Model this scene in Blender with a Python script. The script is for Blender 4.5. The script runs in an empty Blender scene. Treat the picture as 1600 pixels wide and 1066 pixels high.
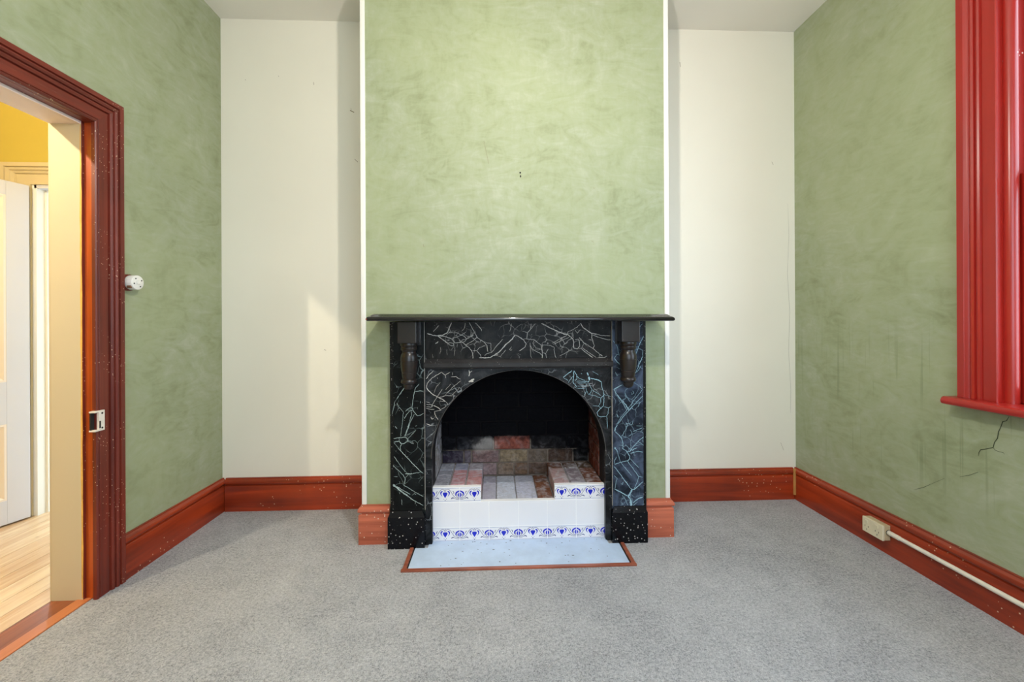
import bpy, bmesh, math, random
from mathutils import Vector, Matrix
random.seed(7)
C = bpy.context.scene.collection
SC = bpy.context.scene

# ------------------------------------------------------------------ camera
FPX, W_PX, H_PX = 640.0, 1600.0, 1066.0
YAW, ROLL = math.radians(2.235), math.radians(-0.257)
cam = bpy.data.cameras.new('camera')
cam.sensor_fit = 'HORIZONTAL'; cam.sensor_width = 36.0
cam.lens = FPX / W_PX * 36.0
cam.shift_x = 0.0
cam.shift_y = -(533.0 - 502.0) / W_PX
cam.clip_start = 0.02
cam_o = bpy.data.objects.new('camera', cam); C.objects.link(cam_o)
rv = Vector((math.cos(YAW), -math.sin(YAW), 0)); fv = Vector((math.sin(YAW), math.cos(YAW), 0)); uv = Vector((0, 0, 1))
r2 = rv * math.cos(ROLL) + uv * math.sin(ROLL)
u2 = -rv * math.sin(ROLL) + uv * math.cos(ROLL)
M = Matrix((r2, u2, -fv)).transposed().to_4x4(); M.translation = Vector((0, 0, 1.15))
cam_o.matrix_world = M
SC.camera = cam_o

# ------------------------------------------------------------------ sky, lamps, exposure
SKY_STRENGTH = 5.9
CEIL_LAMP_W, HALL_LAMP_W = 58.0, 66.0
SC.view_settings.view_transform = 'Standard'
SC.view_settings.look = 'None'
SC.view_settings.gamma = 1.0
SC.view_settings.use_curve_mapping = False
SC.view_settings.exposure = 0.12
wd = bpy.data.worlds.new('sky'); SC.world = wd; wd.use_nodes = True
bg = wd.node_tree.nodes['Background']
bg.inputs[0].default_value = (0.68, 0.85, 1.0, 1); bg.inputs[1].default_value = SKY_STRENGTH

def point_lamp(name, loc, watts, col, rad):
    l = bpy.data.lights.new(name, 'POINT'); l.energy = watts; l.color = col; l.shadow_soft_size = rad
    o = bpy.data.objects.new(name, l); o.location = loc; C.objects.link(o); return o
CEIL_LAMP = (0.145, 0.87, 2.29)
HALL_LAMP = (-2.21, 0.89, 2.33)
point_lamp('ceiling_bulb_light', CEIL_LAMP, CEIL_LAMP_W, (1.0, 0.94, 0.84), 0.028)
point_lamp('hall_bulb_light', HALL_LAMP, HALL_LAMP_W, (1.0, 0.88, 0.66), 0.018)
pl = bpy.data.lights.new('window_portal', 'AREA'); pl.shape = 'RECTANGLE'; pl.size = 1.3; pl.size_y = 1.8
pl.cycles.is_portal = True
po = bpy.data.objects.new('window_portal', pl); po.location = (2.24, 0.88, 1.69)
po.rotation_euler = Vector((-1, 0, 0)).to_track_quat('-Z', 'Y').to_euler(); C.objects.link(po)
pl3 = bpy.data.lights.new('added_window_portal', 'AREA'); pl3.shape = 'RECTANGLE'; pl3.size = 1.9; pl3.size_y = 1.9  # portal of the window added behind the camera
pl3.cycles.is_portal = True
po3 = bpy.data.objects.new('added_window_portal', pl3); po3.location = (0.45, -1.2, 1.72)
po3.rotation_euler = Vector((0, 1, 0)).to_track_quat('-Z', 'Y').to_euler(); C.objects.link(po3)
pl2 = bpy.data.lights.new('hall_portal', 'AREA'); pl2.shape = 'RECTANGLE'; pl2.size = 0.85; pl2.size_y = 2.0
pl2.cycles.is_portal = True
po2 = bpy.data.objects.new('hall_portal', pl2); po2.location = (-2.35, 2.72, 1.0)
po2.rotation_euler = Vector((0, -1, 0)).to_track_quat('-Z', 'Y').to_euler(); C.objects.link(po2)

# ------------------------------------------------------------------ helpers
XL, XR, D, H = -1.676, 1.931, 2.573, 3.01
BF = 2.16                       # front of chimney breast
BX0, BX1 = -0.692, 0.918

def lin(c):
    return tuple((v / 255 / 12.92 if v / 255 <= 0.04045 else ((v / 255 + 0.055) / 1.055) ** 2.4) for v in c) + (1,)

class MB:
    def __init__(s): s.v = []; s.f = []; s.m = []
    def add(s, vs, fs, mi=0):
        n = len(s.v); s.v += [tuple(v) for v in vs]
        for f in fs: s.f.append(tuple(i + n for i in f)); s.m.append(mi)
        return s
    def box(s, x0, x1, y0, y1, z0, z1, mi=0):
        x0, x1 = min(x0, x1), max(x0, x1); y0, y1 = min(y0, y1), max(y0, y1); z0, z1 = min(z0, z1), max(z0, z1)
        vs = [(x, y, z) for z in (z0, z1) for y in (y0, y1) for x in (x0, x1)]
        return s.add(vs, [(0, 2, 3, 1), (4, 5, 7, 6), (0, 1, 5, 4), (2, 6, 7, 3), (0, 4, 6, 2), (1, 3, 7, 5)], mi)
    def loft(s, rings, close=True, cap=True):
        n = len(rings[0]); vs = [p for r in rings for p in r]; fs = []
        for i in range(len(rings) - 1):
            for j in range(n if close else n - 1):
                k = (j + 1) % n
                fs.append((i * n + j, i * n + k, (i + 1) * n + k, (i + 1) * n + j))
        if cap: fs += [tuple(range(n - 1, -1, -1)), tuple((len(rings) - 1) * n + j for j in range(n))]
        return s.add(vs, fs)
    def lathe(s, prof, cx, cy, axis='z', n=24, base=0.0):
        rings = []
        for r, h in prof:
            ring = []
            for k in range(n):
                a = 2 * math.pi * k / n; p, q = max(r, 1e-5) * math.cos(a), max(r, 1e-5) * math.sin(a)
                ring.append((cx + p, cy + q, h) if axis == 'z' else (h, cx + p, cy + q))
            rings.append(ring)
        return s.loft(rings)
    def tube(s, pts, r, n=12):
        rings = []
        for i, p in enumerate(pts):
            p = Vector(p); a = Vector(pts[max(i - 1, 0)]); b = Vector(pts[min(i + 1, len(pts) - 1)])
            t = (b - a).normalized(); u = t.cross(Vector((0, 0, 1)))
            if u.length < 1e-3: u = t.cross(Vector((0, 1, 0)))
            u.normalize(); w = t.cross(u)
            rings.append([p + u * (r * math.cos(2 * math.pi * k / n)) + w * (r * math.sin(2 * math.pi * k / n)) for k in range(n)])
        return s.loft(rings)

def world_loc(o):
    p = Vector((0, 0, 0))
    while o is not None: p += o.location; o = o.parent
    return p
def finish(me, smooth=None, bevel=0.0, seg=2):
    bm = bmesh.new(); bm.from_mesh(me)
    bmesh.ops.remove_doubles(bm, verts=bm.verts, dist=1e-6)
    if bevel > 0:
        es = [e for e in bm.edges if len(e.link_faces) == 2 and e.calc_face_angle(0) > 0.7]
        bmesh.ops.bevel(bm, geom=es, offset=bevel, segments=seg, affect='EDGES', profile=0.6, clamp_overlap=True)
    bmesh.ops.recalc_face_normals(bm, faces=bm.faces)
    if smooth:
        for f in bm.faces: f.smooth = True
        for e in bm.edges:
            if len(e.link_faces) == 2 and e.calc_face_angle(0) > smooth: e.smooth = False
    bm.to_mesh(me); bm.free()
def obj(name, mb, mat, parent=None, bevel=0.0, smooth=None, seg=2, fin=True):
    me = bpy.data.meshes.new(name)
    off = world_loc(parent) if parent else Vector((0, 0, 0))
    me.from_pydata([tuple(Vector(v) - off) for v in mb.v], [], mb.f)
    for m in (mat if isinstance(mat, (list, tuple)) else [mat]): me.materials.append(m)
    if any(mb.m): me.polygons.foreach_set('material_index', mb.m)
    if fin: finish(me, smooth, bevel, seg)
    o = bpy.data.objects.new(name, me); C.objects.link(o); o.parent = parent
    return o
def tag(o, label, cat, group=None, kind=None):
    o['label'] = label; o['category'] = cat
    if group: o['group'] = group
    if kind: o['kind'] = kind
    return o
def thing(name, label, cat, loc=(0, 0, 0), group=None, kind=None):
    o = bpy.data.objects.new(name, None); o.location = loc; o.empty_display_size = 0.05
    C.objects.link(o); return tag(o, label, cat, group, kind)

def sweep(path, prof, flip=1):
    """profile (d, h): d sideways from a horizontal path, h = height; mitred corners"""
    mb = MB(); rings = []
    P = [Vector(p) for p in path]
    for i, p in enumerate(P):
        ns = []
        if i > 0: t = (P[i] - P[i - 1]).normalized(); ns.append(Vector((t.y, -t.x)) * flip)
        if i < len(P) - 1: t = (P[i + 1] - P[i]).normalized(); ns.append(Vector((t.y, -t.x)) * flip)
        n = ns[0] if len(ns) == 1 else (ns[0] + ns[1]).normalized() / max(0.2, math.cos(ns[0].angle(ns[1]) / 2))
        rings.append([(p.x + n.x * d, p.y + n.y * d, h) for d, h in prof])
    return mb.loft(rings)

def casing(xw, sgn, y0, y1, z0, z1, prof):
    """one side piece list of a door or window casing on a wall x = xw: (far leg, head, near leg), profile (w, d)"""
    def pt(w, d, which):
        X = xw + sgn * d
        return X, w
    far, head, near = MB(), MB(), MB()
    far.loft([[(xw + sgn * d, y1 + w, z0) for w, d in prof], [(xw + sgn * d, y1 + w, z1 + w) for w, d in prof]])
    near.loft([[(xw + sgn * d, y0 - w, z0) for w, d in prof], [(xw + sgn * d, y0 - w, z1 + w) for w, d in prof]])
    head.loft([[(xw + sgn * d, y1 + w, z1 + w) for w, d in prof], [(xw + sgn * d, y0 - w, z1 + w) for w, d in prof]])
    return far, head, near

# ------------------------------------------------------------------ materials
def newmat(name):
    m = bpy.data.materials.new(name); m.use_nodes = True
    nt = m.node_tree; b = nt.nodes['Principled BSDF']; return m, nt, b
class N:
    def __init__(s, nt): s.nt = nt; s.tc = nt.nodes.new('ShaderNodeTexCoord')
    def link(s, a, b): s.nt.links.new(a, b)
    def mapping(s, scale=(1, 1, 1), loc=(0, 0, 0), rot=(0, 0, 0), src=None):
        n = s.nt.nodes.new('ShaderNodeMapping'); n.inputs['Scale'].default_value = scale
        n.inputs['Location'].default_value = loc; n.inputs['Rotation'].default_value = rot
        s.link(src or s.tc.outputs['Object'], n.inputs['Vector']); return n.outputs[0]
    def noise(s, scale, detail=4, rough=0.55, dist=0.0, vec=None):
        n = s.nt.nodes.new('ShaderNodeTexNoise'); n.inputs['Scale'].default_value = scale
        n.inputs['Detail'].default_value = detail; n.inputs['Roughness'].default_value = rough
        n.inputs['Distortion'].default_value = dist
        s.link(vec or s.tc.outputs['Object'], n.inputs['Vector']); return n.outputs['Fac']
    def voro(s, scale, feature='F1', vec=None, rnd=1.0):
        n = s.nt.nodes.new('ShaderNodeTexVoronoi'); n.feature = feature; n.inputs['Scale'].default_value = scale
        n.inputs['Randomness'].default_value = rnd
        s.link(vec or s.tc.outputs['Object'], n.inputs['Vector']); return n.outputs['Distance']
    def ramp(s, fac, stops):
        n = s.nt.nodes.new('ShaderNodeValToRGB'); cr = n.color_ramp
        while len(cr.elements) < len(stops): cr.elements.new(0.5)
        for e, (p, c) in zip(cr.elements, stops): e.position = p; e.color = c if len(c) == 4 else tuple(c) + (1,)
        s.link(fac, n.inputs[0]); return n.outputs['Color']
    def step(s, fac, a, b):
        n = s.nt.nodes.new('ShaderNodeMapRange'); n.inputs['From Min'].default_value = a; n.inputs['From Max'].default_value = b
        n.interpolation_type = 'SMOOTHSTEP'; s.link(fac, n.inputs['Value']); return n.outputs[0]
    def math(s, op, a, b=None, c=None):
        n = s.nt.nodes.new('ShaderNodeMath'); n.operation = op
        for i, v in enumerate((a, b, c)):
            if v is None: continue
            if isinstance(v, (int, float)): n.inputs[i].default_value = v
            else: s.link(v, n.inputs[i])
        return n.outputs[0]
    def mix(s, fac, a, b, mode='MIX'):
        n = s.nt.nodes.new('ShaderNodeMix'); n.data_type = 'RGBA'; n.blend_type = mode
        for k, v in ((0, fac), (6, a), (7, b)):
            if isinstance(v, (int, float)): n.inputs[k].default_value = v
            elif isinstance(v, tuple): n.inputs[k].default_value = v
            else: s.link(v, n.inputs[k])
        return n.outputs[2]
    def sep(s, src=None):
        n = s.nt.nodes.new('ShaderNodeSeparateXYZ'); s.link(src or s.tc.outputs['Object'], n.inputs[0]); return n.outputs
    def bump(s, h, strength, dist=0.002):
        n = s.nt.nodes.new('ShaderNodeBump'); n.inputs['Strength'].default_value = strength; n.inputs['Distance'].default_value = dist
        s.link(h, n.inputs['Height']); return n.outputs[0]

def plain(name, col, rough=0.5, var=0.06, scale=6.0, metal=0.0, spec=0.5, bump=0.0, coat=0.0):
    m, nt, b = newmat(name); n = N(nt)
    f = n.noise(scale, 5, 0.6)
    lo = tuple(v * (1 - var) for v in lin(col)[:3]) + (1,); hi = tuple(min(1, v * (1 + var)) for v in lin(col)[:3]) + (1,)
    n.link(n.ramp(f, [(0.3, lo), (0.7, hi)]), b.inputs['Base Color'])
    b.inputs['Roughness'].default_value = rough; b.inputs['Metallic'].default_value = metal
    b.inputs['Specular IOR Level'].default_value = spec
    b.inputs['Coat Weight'].default_value = coat
    if bump: n.link(n.bump(n.noise(scale * 8, 3), bump), b.inputs['Normal'])
    return m

def green_wash():
    m, nt, b = newmat('green_colour_wash'); n = N(nt)
    w1 = n.noise(1.1, 3, 0.5, 0.8)
    w2 = n.noise(3.0, 6, 0.62, 1.8)
    va = n.mapping((1.0, 1.0, 2.6), rot=(0.5, 0.7, 0.3)); w3 = n.noise(5.0, 5, 0.6, 2.4, va)
    vb = n.mapping((2.8, 1.0, 1.0), rot=(0.2, -0.8, 0.5)); w4 = n.noise(9.0, 4, 0.6, 1.5, vb)
    t = n.math('MULTIPLY_ADD', w1, 0.20, n.math('MULTIPLY_ADD', w2, 0.38, n.math('MULTIPLY_ADD', w3, 0.30, n.math('MULTIPLY', w4, 0.16))))
    col = n.ramp(t, [(0.37, lin((133, 141, 106))), (0.50, lin((153, 161, 128))), (0.56, lin((158, 165, 136))), (0.69, lin((175, 180, 157)))])
    # warmer and cooler drifts of the wash
    hue = n.step(n.noise(0.9, 2, 0.5, 0.5, n.mapping(loc=(3, 1, 7))), 0.42, 0.62)
    col = n.mix(n.math('MULTIPLY', hue, 0.35), col, lin((170, 178, 139)))
    # thin runs where wet paint dripped
    vd = n.mapping((44, 44, 1.1)); dr = n.step(n.noise(1.0, 2, 0.5, 0.4, vd), 0.58, 0.66)
    z = n.sep()[2]
    dm = n.math('MULTIPLY', n.math('MULTIPLY', n.step(z, 1.25, 0.8), n.step(z, 0.30, 0.55)), n.step(n.sep()[0], 0.9, 1.2))
    dm = n.math('MULTIPLY', dm, n.step(n.noise(1.6, 2, vec=n.mapping(loc=(5, 2, 0))), 0.40, 0.50))
    col = n.mix(n.math('MULTIPLY', n.math('MULTIPLY', dr, dm), 0.38), col, lin((112, 126, 90)))
    n.link(col, b.inputs['Base Color'])
    b.inputs['Roughness'].default_value = 0.62; b.inputs['Specular IOR Level'].default_value = 0.3
    n.link(n.bump(n.noise(14, 5, 0.6, 1.0), 0.10, 0.004), b.inputs['Normal'])
    return m

def white_paint(name, col):
    m, nt, b = newmat(name); n = N(nt)
    f = n.noise(1.6, 4, 0.5, 0.5)
    c = n.ramp(f, [(0.3, tuple(v * 0.96 for v in lin(col)[:3])), (0.7, lin(col)[:3])])
    sm = n.step(n.noise(7, 5, 0.7, 2.0), 0.70, 0.78)
    c = n.mix(n.math('MULTIPLY', sm, 0.12), c, lin((180, 165, 140)))
    n.link(c, b.inputs['Base Color']); b.inputs['Roughness'].default_value = 0.55; b.inputs['Specular IOR Level'].default_value = 0.25
    n.link(n.bump(n.noise(22, 4), 0.05, 0.003), b.inputs['Normal'])
    return m

def stained_wood(name, dark, light, grain, chip=(225, 195, 160), chips=0.52, rough=0.34, chipscale=48, wear=0.0, coat=0.25):
    """grain = mapping scale, small along the grain"""
    m, nt, b = newmat(name); n = N(nt)
    g = n.noise(1.0, 6, 0.6, 0.6, n.mapping(grain))
    big = n.noise(2.2, 3, 0.5)
    t = n.math('MULTIPLY_ADD', g, 0.6, n.math('MULTIPLY', big, 0.4))
    c = n.ramp(t, [(0.36, lin(dark)), (0.62, lin(light))])
    mask = n.math('MULTIPLY', n.step(n.voro(chipscale), 0.16, 0.10), n.step(n.noise(4.0, 2, vec=n.mapping(loc=(2, 9, 4))), chips, chips + 0.05))
    c = n.mix(mask, c, lin(chip))
    if wear:
        ws = n.noise(1.0, 6, 0.7, 0.4, n.mapping(tuple(v * 1.7 for v in grain), loc=(1, 4, 2)))
        wm = n.step(ws, 0.66, 0.70)
        c = n.mix(n.math('MULTIPLY', wm, wear), c, lin((176, 140, 120)))
    n.link(c, b.inputs['Base Color']); b.inputs['Roughness'].default_value = rough
    b.inputs['Coat Weight'].default_value = coat; b.inputs['Coat Roughness'].default_value = 0.25
    n.link(n.bump(g, 0.12, 0.002), b.inputs['Normal'])
    return m

def carpet_mat():
    m, nt, b = newmat('grey_carpet'); n = N(nt)
    f1 = n.noise(210, 2, 0.7); f2 = n.noise(85, 3, 0.7); big = n.noise(1.8, 3, 0.6, 0.6); mid = n.noise(11, 4, 0.65, 0.4)
    t = n.math('MULTIPLY_ADD', f1, 0.42, n.math('MULTIPLY_ADD', f2, 0.36, n.math('MULTIPLY_ADD', mid, 0.12, n.math('MULTIPLY', big, 0.14))))
    c = n.ramp(t, [(0.37, lin((98, 98, 101))), (0.52, lin((174, 175, 180))), (0.68, lin((214, 214, 216)))])
    sp = n.math('MULTIPLY', n.step(n.voro(60), 0.10, 0.05), n.step(n.noise(9, 2), 0.60, 0.66))
    c = n.mix(n.math('MULTIPLY', sp, 0.75), c, lin((58, 58, 60)))
    n.link(c, b.inputs['Base Color']); b.inputs['Roughness'].default_value = 1.0; b.inputs['Specular IOR Level'].default_value = 0.05
    b.inputs['Sheen Weight'].default_value = 0.15
    h = n.math('MULTIPLY_ADD', n.noise(300, 2, 0.6), 0.7, n.noise(70, 3, 0.6))
    n.link(n.bump(h, 0.8, 0.008), b.inputs['Normal'])
    return m

def marble(name, base, cloud, vein, rough=0.38, speck=0.5, cl=0.5):
    m, nt, b = newmat(name); n = N(nt)
    cf = n.step(n.noise(7, 6, 0.65, 1.2), 0.38, 0.72)
    c = n.mix(n.math('MULTIPLY', cf, cl), lin(base), lin(cloud))
    st = n.step(n.noise(1.0, 5, 0.6, 0.3, n.mapping((5, 5, 60), rot=(0, 0.12, 0))), 0.55, 0.72)
    c = n.mix(n.math('MULTIPLY', st, 0.25), c, lin(cloud))
    nz = n.nt.nodes.new('ShaderNodeTexNoise'); nz.inputs['Scale'].default_value = 9; nz.inputs['Detail'].default_value = 4
    n.link(n.tc.outputs['Object'], nz.inputs['Vector'])
    ad = n.nt.nodes.new('ShaderNodeVectorMath'); ad.operation = 'MULTIPLY_ADD'; ad.inputs[1].default_value = (0.10, 0.10, 0.10)
    n.link(nz.outputs['Color'], ad.inputs[0]); n.link(n.tc.outputs['Object'], ad.inputs[2])
    cr = n.step(n.voro(17, 'DISTANCE_TO_EDGE', ad.outputs[0]), 0.028, 0.008)
    msk = n.step(n.noise(6, 2, vec=n.mapping(loc=(4, 4, 1))), 0.47, 0.60)
    c = n.mix(n.math('MULTIPLY', n.math('MULTIPLY', cr, msk), 0.55), c, lin(vein))
    sp = n.math('MULTIPLY', n.step(n.voro(95), 0.16, 0.10), n.step(n.noise(30, 2), 0.60, 0.64))
    c = n.mix(n.math('MULTIPLY', sp, speck), c, lin((215, 212, 205)))
    n.link(c, b.inputs['Base Color']); b.inputs['Roughness'].default_value = rough
    b.inputs['Specular IOR Level'].default_value = 0.16
    n.link(n.bump(n.noise(30, 4), 0.06, 0.002), b.inputs['Normal'])
    return m

def black_paint(name, col=(22, 22, 24), speck=0.6, rough=0.35, spscale=70, thr=0.50):
    m, nt, b = newmat(name); n = N(nt)
    c = n.ramp(n.noise(10, 5, 0.6, 0.5), [(0.3, tuple(v * 0.7 for v in lin(col)[:3])), (0.75, tuple(v * 1.5 for v in lin(col)[:3]))])
    sp = n.math('MULTIPLY', n.step(n.voro(spscale), 0.20, 0.13), n.step(n.noise(25, 2), thr, thr + 0.05))
    c = n.mix(n.math('MULTIPLY', sp, speck), c, lin((205, 200, 195)))
    n.link(c, b.inputs['Base Color']); b.inputs['Roughness'].default_value = rough; b.inputs['Specular IOR Level'].default_value = 0.25
    return m

def fire_stain(n, pos, c, k=0.74):
    """soot rising from the grate and a bloom of ash above it, both stains with their own outline"""
    o = n.sep(pos); x, y, z = o[0], o[1], o[2]
    nz = n.math('MULTIPLY', n.math('SUBTRACT', n.noise(16, 4, 0.6, 0.6, pos), 0.5), 0.16)
    back = n.step(y, 2.46, 2.50)
    ax = n.math('ABSOLUTE', n.math('SUBTRACT', x, 0.06))
    lv = n.math('ADD', n.math('MULTIPLY_ADD', ax, 0.22, z), nz)
    dx = n.math('DIVIDE', n.math('SUBTRACT', x, -0.075), 0.075); dz = n.math('DIVIDE', n.math('SUBTRACT', z, 0.395), 0.050)
    rr = n.math('ADD', n.math('MULTIPLY', dx, dx), n.math('MULTIPLY', dz, dz))
    ash = n.math('MULTIPLY', n.step(n.math('ADD', rr, n.math('MULTIPLY', nz, 14)), 1.6, 0.0), back)
    c = n.mix(n.math('MULTIPLY', ash, 0.42), c, lin((186, 182, 178)))
    c = n.mix(n.math('MULTIPLY', n.math('MULTIPLY', n.step(lv, 0.415, 0.47), back), k), c, lin((9, 9, 14)))
    return c
def brick_mat(name, ash=0.0, soot=0.0, dark=0.65):
    """colour comes from each brick (object colour); grain, ash bloom and soot stains on top"""
    m, nt, b = newmat(name); n = N(nt)
    oi = nt.nodes.new('ShaderNodeObjectInfo'); geo = nt.nodes.new('ShaderNodeNewGeometry')
    pos = geo.outputs['Position']
    g = n.noise(60, 5, 0.65, 0.4, pos); g2 = n.noise(18, 4, 0.6, 0.8, pos)
    c = n.mix(n.step(g, 0.30, 0.75), n.mix(dark, oi.outputs['Color'], (0.0, 0.0, 0.0, 1)), oi.outputs['Color'])
    if ash:
        a = n.step(g2, 0.42, 0.66)
        c = n.mix(n.math('MULTIPLY', a, ash), c, lin((196, 196, 205)))
    if soot:
        s_ = n.step(n.noise(26, 5, 0.7, 0.5, pos), 0.52, 0.66)
        c = n.mix(n.math('MULTIPLY', s_, soot), c, lin((26, 24, 26)))
    pk = n.math('MULTIPLY', n.step(n.voro(85, vec=pos), 0.2, 0.12), n.step(n.noise(20, 2, vec=pos), 0.5, 0.58))
    c = n.mix(n.math('MULTIPLY', pk, 0.6), c, lin((22, 20, 22)))
    c = fire_stain(n, pos, c)
    n.link(c, b.inputs['Base Color']); b.inputs['Roughness'].default_value = 0.9; b.inputs['Specular IOR Level'].default_value = 0.1
    n.link(n.bump(g, 0.5, 0.004), b.inputs['Normal'])
    return m

def mortar_mat(name, col):
    m, nt, b = newmat(name); n = N(nt); geo = nt.nodes.new('ShaderNodeNewGeometry'); pos = geo.outputs['Position']
    c = n.ramp(n.noise(40, 4, 0.6, 0.3, pos), [(0.3, tuple(v * 0.6 for v in lin(col)[:3])), (0.7, lin(col))])
    n.link(fire_stain(n, pos, c, 0.965), b.inputs['Base Color']); b.inputs['Roughness'].default_value = 0.95; b.inputs['Specular IOR Level'].default_value = 0.1
    n.link(n.bump(n.noise(90, 3, 0.6, 0, pos), 0.5, 0.003), b.inputs['Normal']); return m
def streaked(name, a, bcol, scale, rough=0.85):
    m, nt, b = newmat(name); n = N(nt)
    c = n.ramp(n.noise(1.0, 6, 0.65, 0.8, n.mapping(scale)), [(0.35, lin(a)), (0.65, lin(bcol))])
    n.link(c, b.inputs['Base Color']); b.inputs['Roughness'].default_value = rough
    return m

def pine(name, a, bcol, rough=0.35, coat=0.3):
    m, nt, b = newmat(name); n = N(nt)
    oi = nt.nodes.new('ShaderNodeObjectInfo')
    v = n.mapping((30, 2.0, 30)); off = nt.nodes.new('ShaderNodeVectorMath'); off.operation = 'ADD'
    n.link(v, off.inputs[0]); cmb = nt.nodes.new('ShaderNodeCombineXYZ'); n.link(n.math('MULTIPLY', oi.outputs['Random'], 50), cmb.inputs[1]); n.link(cmb.outputs[0], off.inputs[1])
    g = n.noise(1.0, 6, 0.6, 0.9, off.outputs[0])
    t = n.math('MULTIPLY_ADD', oi.outputs['Random'], 0.22, n.math('MULTIPLY', g, 0.9))
    c = n.ramp(t, [(0.35, lin(a)), (0.75, lin(bcol))])
    kn = n.step(n.noise(1.0, 2, 0.5, 0.3, n.mapping((14, 5, 14), loc=(0, 3, 0))), 0.72, 0.78)
    c = n.mix(n.math('MULTIPLY', kn, 0.6), c, lin((120, 70, 40)))
    n.link(c, b.inputs['Base Color']); b.inputs['Roughness'].default_value = rough; b.inputs['Coat Weight'].default_value = coat
    return m

def emission(name, col, s):
    m, nt, b = newmat(name); b.inputs['Emission Color'].default_value = lin(col); b.inputs['Emission Strength'].default_value = s
    b.inputs['Base Color'].default_value = lin(col); return m
def glass_mat():
    m, nt, b = newmat('window_glass')
    nt.nodes.remove(b); out = nt.nodes['Material Output']
    t = nt.nodes.new('ShaderNodeBsdfTransparent'); g = nt.nodes.new('ShaderNodeBsdfGlossy'); g.inputs['Roughness'].default_value = 0.02
    mx = nt.nodes.new('ShaderNodeMixShader'); mx.inputs[0].default_value = 0.05
    nt.links.new(t.outputs[0], mx.inputs[1]); nt.links.new(g.outputs[0], mx.inputs[2])
    nt.links.new(mx.outputs[0], out.inputs[0]); return m

GREEN = green_wash()
OFFWHITE = white_paint('off_white_wall_paint', (243, 238, 224))
CEILW = white_paint('ceiling_paint', (238, 234, 226))
TRIMW = white_paint('white_trim_paint', (240, 238, 230))
MAHOG_X = stained_wood('mahogany_stain_along_x', (114, 35, 13), (172, 60, 22), (1.4, 24, 24))
MAHOG_Y = stained_wood('mahogany_stain_along_y', (114, 35, 13), (172, 60, 22), (24, 1.4, 24))
MAHOG_F = stained_wood('faded_mahogany_stain', (150, 72, 50), (204, 112, 84), (1.6, 40, 40), chips=0.52, chip=(220, 205, 190))
CASE_V = stained_wood('dark_casing_stain_vertical', (84, 27, 17), (126, 45, 29), (55, 55, 1.3), chips=0.47, chipscale=85, wear=0.6, coat=0.08, rough=0.45)
CASE_H = stained_wood('dark_casing_stain_level', (84, 27, 17), (126, 45, 29), (55, 1.3, 55), chips=0.50, chipscale=85, wear=0.5, coat=0.08, rough=0.45)
JAMB_O = stained_wood('orange_varnished_jamb', (150, 52, 12), (206, 92, 32), (40, 40, 1.2), chips=0.66, chipscale=50, chip=(120, 40, 15))
CREAM = white_paint('cream_jamb_paint', (208, 193, 160))
CREAM2 = white_paint('cream_hall_trim_paint', (208, 192, 156))
YELLOW = white_paint('yellow_hall_wall_paint', (200, 180, 88))
DOORW = white_paint('white_door_paint', (212, 212, 220))
REDV = stained_wood('red_gloss_vertical', (152, 28, 21), (170, 37, 28), (20, 20, 1), chips=0.66, chipscale=40, chip=(235, 215, 205), rough=0.32, coat=0.25)
REDH = stained_wood('red_gloss_level', (152, 28, 22), (170, 38, 30), (20, 1, 20), chips=0.64, chipscale=40, chip=(235, 215, 205), rough=0.3, coat=0.3)
CARPET = carpet_mat()

# ================================================================== SETTING
YR = -1.0                      # rear wall, behind the camera
HXL, HXR = -3.05, -1.836       # hall: far side wall and this room's wall
def struct(name, mb, mat, label, cat, **k):
    return tag(obj(name, mb, mat, **k), label, cat, kind='structure')

struct('floor', MB().box(XL - 0.012, XR, YR, D, -0.03, 0.0), CARPET, 'mottled grey cut-pile carpet covering the room floor', 'carpet')
struct('ceiling', MB().box(HXL, XR + 0.25, YR, D + 0.12, H, H + 0.1), CEILW, 'plain pale cream ceiling above both alcoves', 'ceiling')

DY0, DY1, DZ = 0.945, 1.790, 1.995         # rough door opening in the left wall
m = MB().box(HXR, XL, YR, DY0, 0, H).box(HXR, XL, DY1, D, 0, H).box(HXR, XL, DY0, DY1, DZ, H)
wl = struct('wall_left', m, [GREEN, YELLOW], 'green colour-washed side wall with the open doorway', 'wall')
for p in wl.data.polygons:
    if p.normal.x < -0.9 and abs(p.center.x - HXR) < 0.01: p.material_index = 1
wb = struct('wall_back', MB().box(XL - 0.16, XR + 0.25, D, D + 0.12, 0, H), OFFWHITE, 'off-white alcove wall recessed on both sides of the chimney breast', 'wall')
WY0, WY1, WZ0, WZ1 = 0.27, 1.49, 0.797, 2.56
m = MB().box(XR, XR + 0.25, YR, WY0, 0, H).box(XR, XR + 0.25, WY1, D, 0, H).box(XR, XR + 0.25, WY0, WY1, 0, WZ0).box(XR, XR + 0.25, WY0, WY1, WZ1, H)
wr = struct('wall_right', m, GREEN, 'green colour-washed side wall holding the red window', 'wall')
RX_0, RX_1, RZ0, RZ1 = -0.45, 1.35, 0.80, 2.62     # unseen window added behind the camera for frontal daylight
m = MB().box(HXL, RX_0, YR - 0.12, YR, 0, H).box(RX_1, XR + 0.25, YR - 0.12, YR, 0, H).box(RX_0, RX_1, YR - 0.12, YR, 0, RZ0).box(RX_0, RX_1, YR - 0.12, YR, RZ1, H)
struct('wall_rear', m, OFFWHITE, 'plain off-white wall with an added wide window facing the fireplace', 'wall')
FX0, FX1, FZ = -0.386, 0.622, 0.935        # fireplace hole in the breast
m = MB().box(BX0, FX0, BF, D, 0, H).box(FX1, BX1, BF, D, 0, H).box(FX0, FX1, BF, D, FZ, H)
wc = struct('wall_chimney_breast', m, [GREEN, OFFWHITE], 'pale green colour-washed chimney breast above the fireplace', 'wall')
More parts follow.
